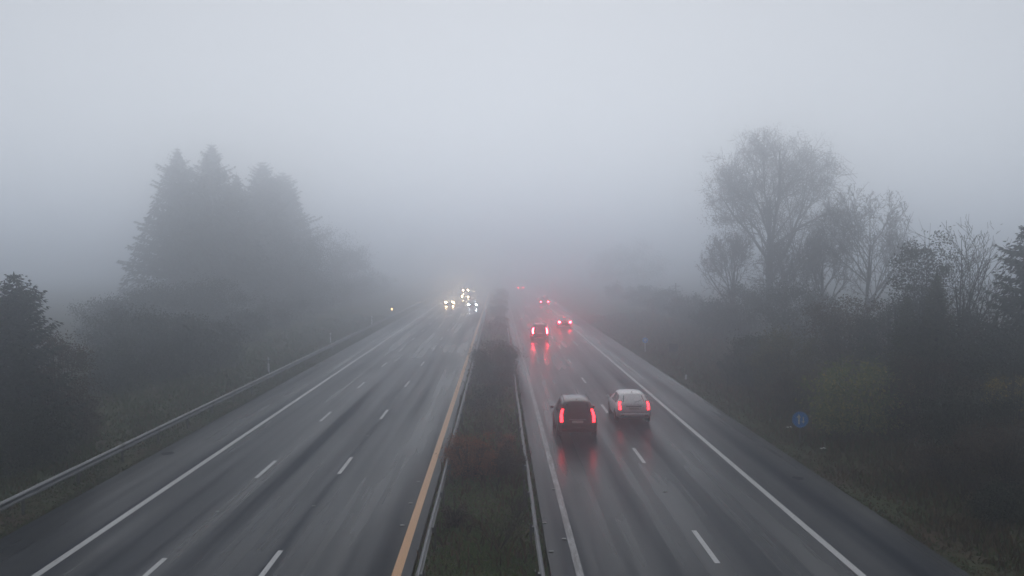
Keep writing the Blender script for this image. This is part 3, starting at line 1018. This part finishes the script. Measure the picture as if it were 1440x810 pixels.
for i, (px, Y, py, rd) in enumerate([(700, 88, 480, .9), (698, 106, 456, 1.1), (704, 122, 446, 1.0), (700, 142, 430, 1.3), (703, 165, 421, 1.3), (704, 190, 412, 1.4), (706, 216, 406, 1.5)]):
    bush('bush', 'one of the grey median bushes fading into the fog one behind the other', P(px, Y), Y, z_at(py, Y), rd, 160 + i, 'dark_leaf', 36, 60, .13, group='median bushes fading into the fog', twigs=12)

# ------------------------------------------------------------------ vehicles
SUV = [  # y, underside, belt, top, half width at belt, half width at top
    (0.00, .44, .64, .66, .78, .72), (0.05, .34, .76, .80, .88, .82), (0.12, .30, .96, 1.02, .92, .80), (0.20, .29, .99, 1.13, .925, .78),
    (0.52, .27, 1.00, 1.64, .93, .66), (0.62, .25, 1.00, 1.70, .93, .65), (1.3, .23, 1.00, 1.745, .935, .66), (2.3, .22, .99, 1.74, .935, .66), (2.75, .22, .98, 1.68, .93, .64),
    (3.50, .22, .96, 1.02, .92, .72), (4.2, .24, .88, .91, .90, .68), (4.50, .32, .74, .76, .85, .6), (4.62, .42, .62, .64, .72, .5)]
HATCH = [
    (0.00, .42, .60, .62, .74, .68), (0.05, .32, .72, .76, .85, .78), (0.11, .28, .90, .94, .89, .78), (0.22, .27, .94, 1.04, .90, .74),
    (0.68, .25, .95, 1.42, .90, .60), (0.80, .24, .95, 1.46, .90, .60), (1.4, .22, .94, 1.50, .905, .61), (2.2, .21, .93, 1.48, .905, .61), (2.55, .21, .92, 1.42, .90, .59),
    (3.25, .21, .90, .96, .89, .68), (3.85, .23, .82, .85, .87, .64), (4.12, .30, .68, .70, .82, .56), (4.22, .40, .58, .60, .68, .46)]
SEDAN = [
    (0.00, .42, .60, .62, .76, .70), (0.05, .32, .74, .78, .86, .80), (0.12, .29, .92, .96, .90, .80), (0.50, .27, .95, 1.00, .91, .76), (0.62, .26, .95, 1.02, .91, .74),
    (1.25, .25, .95, 1.38, .91, .58), (1.45, .24, .95, 1.42, .91, .58), (2.1, .22, .94, 1.45, .91, .58), (2.60, .22, .93, 1.40, .91, .56),
    (3.35, .22, .91, .96, .90, .68), (4.1, .24, .82, .85, .88, .64), (4.45, .32, .68, .70, .82, .56), (4.55, .42, .58, .60, .68, .46)]
VAN = [(y * 1.04, a, b_ * 1.06, t_ * 1.14 if t_ > 1.2 else t_ * 1.06, w * 1.03, wt * 1.10 if t_ > 1.2 else wt) for (y, a, b_, t_, w, wt) in SUV]
LAY = {'suv': (SUV, 3, 4, 8, 9), 'hatch': (HATCH, 3, 4, 8, 9), 'sedan': (SEDAN, 4, 5, 8, 9), 'van': (VAN, 3, 4, 8, 9)}


def ring_pts(s):
    y, z0, zb, zt, wb, wt = s
    half = [(0, z0), (wb * .8, z0), (wb * .96, z0 + .09), (wb, (z0 + zb) / 2), (wb * .985, zb - .05), (wb * .955, zb),
            (wt + (wb * .955 - wt) * .10, zt - .10 * (zt - zb) - .01), (wt * .86, zt), (wt * .45, zt + .022), (0, zt + .028)]
    full = half + [(-x, z) for x, z in half[-2:0:-1]]
    return np.array([(x, y, z) for x, z in full])


def panel(b, q, inset=(.06, .08), off=.006):
    """a thin pane floating just proud of a body quad q (4 corners, ring order)"""
    q = [np.array(p, float) for p in q]
    c = sum(q) / 4
    nrm = np.cross(q[1] - q[0], q[3] - q[0]); nrm /= np.linalg.norm(nrm)
    if nrm.dot(c - np.array([0, c[1] if abs(nrm[0]) > .6 else 2.2, .8])) < 0:
        nrm = -nrm
    def bl(u, v):
        return (q[0] * (1 - u) + q[1] * u) * (1 - v) + (q[3] * (1 - u) + q[2] * u) * v
    u0, v0 = inset
    k = [bl(u0, v0), bl(1 - u0, v0), bl(1 - u0, 1 - v0), bl(u0, 1 - v0)]
    v = [p + nrm * off for p in k] + [p - nrm * .004 for p in k]
    b.add(v, [[0, 1, 2, 3], [7, 6, 5, 4], [0, 4, 5, 1], [1, 5, 6, 2], [2, 6, 7, 3], [3, 7, 4, 0]])


def car(kind, label, paint_m, px, Y, tail='tail', head=None, oncoming=False, lamp='tall', brake=False, roof_lamps=False, bumper='black', cat='car', name='car', x=None):
    sts, ra, rb, fa, fb = LAY[kind]
    x = P(px, Y) if x is None else x
    # origin: middle of the rear bumper (or of the front bumper when oncoming)
    Lc = sts[-1][0]
    t = thing(name, label, cat, (x, Y + (Lc if oncoming else 0), 0), math.pi if oncoming else 0)
    rings = [ring_pts(s) for s in sts]
    n = len(rings[0])
    b = MB()
    f = []
    for i in range(len(rings) - 1):
        for k in range(n):
            q = (k + 1) % n
            f.append([i * n + k, i * n + q, (i + 1) * n + q, (i + 1) * n + k])
    f.append(list(range(n))); f.append([(len(rings) - 1) * n + k for k in range(n)][::-1])
    b.add(np.concatenate(rings), f)
    body = b.build('body', paint_m, t, smooth=True)
    # glass
    b = MB(); panel(b, [rings[ra][7], rings[ra][n - 7], rings[rb][n - 7], rings[rb][7]], (.05, .10)); b.build('rear_window', M['glass'], t)
    b = MB(); panel(b, [rings[fa][7], rings[fa][n - 7], rings[fb][n - 7], rings[fb][7]], (.05, .08)); b.build('windscreen', M['glass'], t)
    cuts = [(rb, 6), (6, 7), (7, fa)]
    for (i, j) in cuts:
        if i >= j: continue
        for side in (1, -1):
            a5, a6 = (5, 6) if side == 1 else (n - 5, n - 6)
            b = MB(); panel(b, [rings[i][a5], rings[j][a5], rings[j][a6], rings[i][a6]], (.06, .10)); b.build('side_window', M['glass'], t)
    # bumpers, plate, tailgate handle strip
    w = sts[1][4]
    b = MB(); b.bevbox((0, .03, .46), (w * 1.82, .16, .20), .05); b.build('rear_bumper', M[bumper], t, smooth=True)
    b = MB(); b.bevbox((0, Lc - .05, .42), (w * 1.62, .18, .20), .05); b.build('front_bumper', M['black'], t, smooth=True)
    b = MB(); b.bevbox((0, .035 if kind != 'sedan' else .03, .80), (.52, .03, .12), .008); b.build('number_plate', M['plate'], t)
    b = MB(); b.bevbox((0, Lc - .10, .66), (.85, .10, .15), .02); b.build('grille', M['black'], t)
    # tailgate trim, wiper, reflectors, aerial
    zs_ = [q[3] for q in sts[:rb + 1]]; ys_ = [q[0] for q in sts[:rb + 1]]
    ty = lambda z: float(np.interp(z, zs_, ys_))
    b = MB(); b.bevbox((0, ty(.90) - .004, .905), (.80, .03, .035), .008); b.build('tailgate_trim', M['rim'] if bumper == 'black' else M['black'], t)
    if kind != 'sedan':
        z_a, z_b = sts[ra][3] + .05, sts[ra][3] + .16
        b = MB(); b.tube([(.02, ty(z_a) - .03, z_a), (.20, ty(z_a + .03) - .03, z_a + .03), (.42, ty(z_b) - .03, z_b)], .010, 5); b.build('rear_wiper', M['black'], t)
    for sd_ in (-1, 1):
        b = MB(); b.bevbox((sd_ * w * .72, -.055, .47), (.16, .012, .05), .005); b.build('reflector', M['dull_red'], t)
    b = MB(); b.add([(-.02, sts[rb][0] + .2, sts[rb + 1][3] + .02), (.02, sts[rb][0] + .2, sts[rb + 1][3] + .02), (.02, sts[rb][0] + .38, sts[rb + 1][3] + .02), (-.02, sts[rb][0] + .38, sts[rb + 1][3] + .02), (0, sts[rb][0] + .2, sts[rb + 1][3] + .11), (0, sts[rb][0] + .24, sts[rb + 1][3] + .11)],
                    [[0, 1, 4], [1, 2, 5, 4], [2, 3, 5], [3, 0, 4, 5]]); b.build('aerial', M['black'], t)
    # mirrors
    for s in (-1, 1):
        b = MB(); b.sphere((s * (sts[8][4] + .10), sts[fa][0] + .45, 1.02), (.11, .07, .075), 10, 6); b.build('mirror', paint_m, t, smooth=True)
    # wheels
    wr = .34 if kind in ('suv', 'van') else .31
    for yw in (.85 if kind != 'sedan' else 1.0, Lc - .85):
        for s in (-1, 1):
            xw = s * (sts[6][4] - .10)
            b = MB()
            m_ = 20
            def ringx(rr, xx):
                return [(xx, yw + rr * math.cos(2 * math.pi * i / m_), wr + rr * math.sin(2 * math.pi * i / m_)) for i in range(m_)]
            pr = [(wr * .62, xw - s * .11), (wr * .93, xw - s * .11), (wr, xw - s * .08), (wr, xw + s * .08), (wr * .93, xw + s * .11), (wr * .62, xw + s * .112)]
            v = sum([ringx(rr, xx) for rr, xx in pr], [])
            ff = [[k * m_ + i, k * m_ + (i + 1) % m_, (k + 1) * m_ + (i + 1) % m_, (k + 1) * m_ + i] for k in range(len(pr) - 1) for i in range(m_)]
            b.add(v, ff)
            wh = b.build('wheel', M['tyre'], t, smooth=True)
            b = MB()
            v = [(xw + s * .085, yw, wr)] + ringx(wr * .62, xw + s * .10) + ringx(wr * .62, xw - s * .10)
            ff = [[0, 1 + i, 1 + (i + 1) % m_] for i in range(m_)] + [[1 + i, 1 + m_ + i, 1 + m_ + (i + 1) % m_, 1 + (i + 1) % m_] for i in range(m_)]
            b.add(v, ff); b.build('rim', M['rim'], wh)
            # dark arch lip
            b = MB()
            aa = [math.pi * i / 14 for i in range(15)]
            v = []
            xo = s * (sts[6][4] + .006)
            for a in aa:
                for rr in (wr * 1.03, wr * 1.20):
                    v.append((xo, yw + rr * math.cos(a), wr + rr * math.sin(a)))
                    v.append((xo - s * .05, yw + rr * math.cos(a), wr + rr * math.sin(a)))
            ff = []
            for i in range(14):
                o_ = i * 4; p_ = o_ + 4
                ff += [[o_, o_ + 2, p_ + 2, p_], [o_ + 2, o_ + 3, p_ + 3, p_ + 2], [o_, p_, p_ + 1, o_ + 1]]
            b.add(v, ff); b.build('wheel_arch', M['black'], t)
    # tail lamps follow the tail surface
    zs = [s[3] for s in sts[:rb + 1]]; ysr = [s[0] for s in sts[:rb + 1]]
    def tail_y(z): return float(np.interp(z, zs, ysr))
    def tail_x(z):
        return float(np.interp(z, [.5, .75, sts[ra][3], sts[rb][3]], [w * .93, w * .955, sts[ra][4] * .90, sts[rb][5] * .98]))
    if lamp == 'tall':
        z0, z1, lw = (.74, 1.42, .17) if kind in ('suv', 'van') else (.70, 1.16, .17)
    elif lamp == 'wide':
        z0, z1, lw = .72, .90, .40
    else:
        z0, z1, lw = .66, .94, .32
    for s in (-1, 1):
        for part in ('tail_lamp', 'lamp_core'):
            b = MB()
            k = 6
            v, ff = [], []
            core = part == 'lamp_core'
            for i in range(k + 1):
                u = i / k
                if core:
                    u = .08 + .84 * u
                z = z0 + (z1 - z0) * u
                yy = tail_y(z) - (.045 if core else .035)
                xo = tail_x(z)
                wd = lw * (1 - .25 * u)
                xa, xb = ((xo - wd * .92, xo - wd * .10) if tail == 'tail' else (xo - wd * .98, xo - wd * .02)) if core else (xo - wd, xo)
                yb_ = yy + .05 if core else yy + .13
                v += [(s * xa, yy, z), (s * xb, yy + .012, z), (s * (xb + .003), yb_, z), (s * xa, yb_, z)]
            for i in range(k):
                o_ = 4 * i
                for a in range(4):
                    c_ = (a + 1) % 4
                    ff.append([o_ + a, o_ + c_, o_ + 4 + c_, o_ + 4 + a])
            ff += [[0, 1, 2, 3], [4 * k + 3, 4 * k + 2, 4 * k + 1, 4 * k]]
            b.add(v, ff)
            if core:
                b.build('lamp_core', M[tail], lh)
            else:
                lh = b.build('tail_lamp', M['lamp_glass'], t)
        if oncoming:
            bpy.data.objects.remove(lh.children[0])
    if brake:
        zt = sts[rb][3] - .03
        b = MB(); b.bevbox((0, tail_y(zt) - .03, zt), (.34, .05, .04), .008); b.build('brake_lamp', M['tail'], t)
    # head lamps
    for s in (-1, 1):
        hy = Lc - .10
        b = MB(); b.sphere((s * .68, hy, .61), (.17, .13, .12), 12, 8)
        b.build('headlamp', M[head] if head else M['glass'], t, smooth=True)
        if roof_lamps:
            b = MB(); b.sphere((s * .52, sts[fa][0] - .1, sts[fa][3] + .10), (.13, .08, .11), 12, 8); b.build('roof_lamp', M[head], t)
    if roof_lamps:
        b = MB(); b.bevbox((0, sts[fa][0] - .2, sts[fa][3] + .08), (1.5, .06, .06), .015); b.build('roof_bar', M['black'], t)
    if kind in ('suv',):
        for s in (-1, 1):
            b = MB(); b.tube([(s * .60, .75, 1.72), (s * .60, .85, 1.79), (s * .60, 2.3, 1.80), (s * .60, 2.45, 1.74)], .018, 6); b.build('roof_rail', M['black'], t)
    return t


car('suv', 'dark estate car with tall red tail lamps, nearest the camera beside the median', M['dark_car'], 813, 43.0, 'tail', lamp='tall')
car('hatch', 'white car with lit red tail lamps next to the white edge line', M['white_car'], 893, 47.0, 'tail', lamp='tall', bumper='white_car')
car('suv', 'dark car with upright red lamps just ahead of the nearest two cars', M['grey_car'], 759.5, 98, 'tail_far', lamp='tall')
car('sedan', 'car with wide bright red lamps and a pale plate, rightmost of the far cars', M['red_car'], 794.5, 117, 'tail_far', lamp='short', brake=True)
car('van', 'car far in the fog with two red lamps and a third lamp above them', M['silver_car'], 767, 180, 'tail_far', lamp='short', brake=True, x=9.0)
car('hatch', 'barely visible car with two faint red lamps, farthest along the right road', M['grey_car'], 732, 285, 'tail_far', lamp='short')
car('sedan', 'oncoming car with two warm white headlamps mirrored in the wet road, leftmost', M['silver_car'], 632, 182, head='head', oncoming=True)
car('van', 'oncoming van with four warm lamps, two of them up on its roof', M['blue_car'], 654.5, 215, head='head', oncoming=True, roof_lamps=True, cat='van', name='van')
car('sedan', 'oncoming car with two cool white headlamps closest to the yellow line', M['dark_car'], 664.5, 172, head='head_cool', oncoming=True)

# ------------------------------------------------------------------ fog
b = MB(); b.box((0, (Y0 - 10 + Y1 + 20) / 2, 14.), (640, Y1 + 20 - (Y0 - 10), 33.))
hz = b.build('haze', None)
tag(hz, 'even grey fog over the whole road', 'fog', kind='stuff')
hm = bpy.data.materials.new('fog_air'); hm.use_nodes = True
hm.node_tree.nodes.clear()
out = hm.node_tree.nodes.new('ShaderNodeOutputMaterial')
pv = hm.node_tree.nodes.new('ShaderNodeVolumePrincipled')
pv.inputs['Color'].default_value = (.90, .94, 1., 1)
pv.inputs['Density'].default_value = .0106
pv.inputs['Anisotropy'].default_value = .90
hm.node_tree.links.new(pv.outputs['Volume'], out.inputs['Volume'])
hz.data.materials.append(hm)

# ------------------------------------------------------------------ light
SUN_EL, SUN_AZ = 45., 0.       # high and veiled, straight ahead of the camera (+y)
sd = bpy.data.lights.new('sun', 'SUN'); sd.energy = 1.34; sd.angle = R(100); sd.color = (1., .985, .97)
so = bpy.data.objects.new('sun', sd); col.objects.link(so)
so.rotation_euler = (R(90 - SUN_EL), 0, R(180 + SUN_AZ)) if False else (R(-(90 - SUN_EL)), 0, R(-SUN_AZ))
w = bpy.data.worlds.new('World'); sc.world = w; w.use_nodes = True
nt = w.node_tree
bg = nt.nodes['Background']
sky = nt.nodes.new('ShaderNodeTexSky'); sky.sky_type = 'NISHITA'; sky.sun_disc = False
sky.sun_elevation = R(SUN_EL); sky.sun_rotation = R(SUN_AZ); sky.air_density = 1.; sky.dust_density = 1.2
hs = nt.nodes.new('ShaderNodeHueSaturation'); hs.inputs['Saturation'].default_value = .32
nt.links.new(sky.outputs[0], hs.inputs['Color'])
nt.links.new(hs.outputs[0], bg.inputs['Color'])
bg.inputs['Strength'].default_value = .050

# ------------------------------------------------------------------ camera and render settings
cd = bpy.data.cameras.new('camera'); co = bpy.data.objects.new('camera', cd); col.objects.link(co)
cd.lens = 36 * F / 1440; cd.sensor_width = 36; cd.clip_end = 3000; cd.clip_start = .1
co.location = (0, 0, CAM_H)
co.rotation_euler = (R(90) - math.atan(34 / F), 0, -math.atan(19 / F))
sc.camera = co
sc.view_settings.view_transform = 'Standard'; sc.view_settings.look = 'None'
sc.view_settings.exposure = 0.; sc.view_settings.gamma = 1.; sc.view_settings.use_curve_mapping = False
sc.render.engine = 'CYCLES'
c = sc.cycles
c.use_denoising = True
try:
    c.denoiser = 'OPENIMAGEDENOISE'
except Exception:
    pass
c.max_bounces = 9; c.diffuse_bounces = 2; c.glossy_bounces = 2; c.transmission_bounces = 2; c.transparent_max_bounces = 8; c.volume_bounces = 6
c.sample_clamp_indirect = 6.
c.use_adaptive_sampling = True
c.caustics_reflective = False; c.caustics_refractive = False
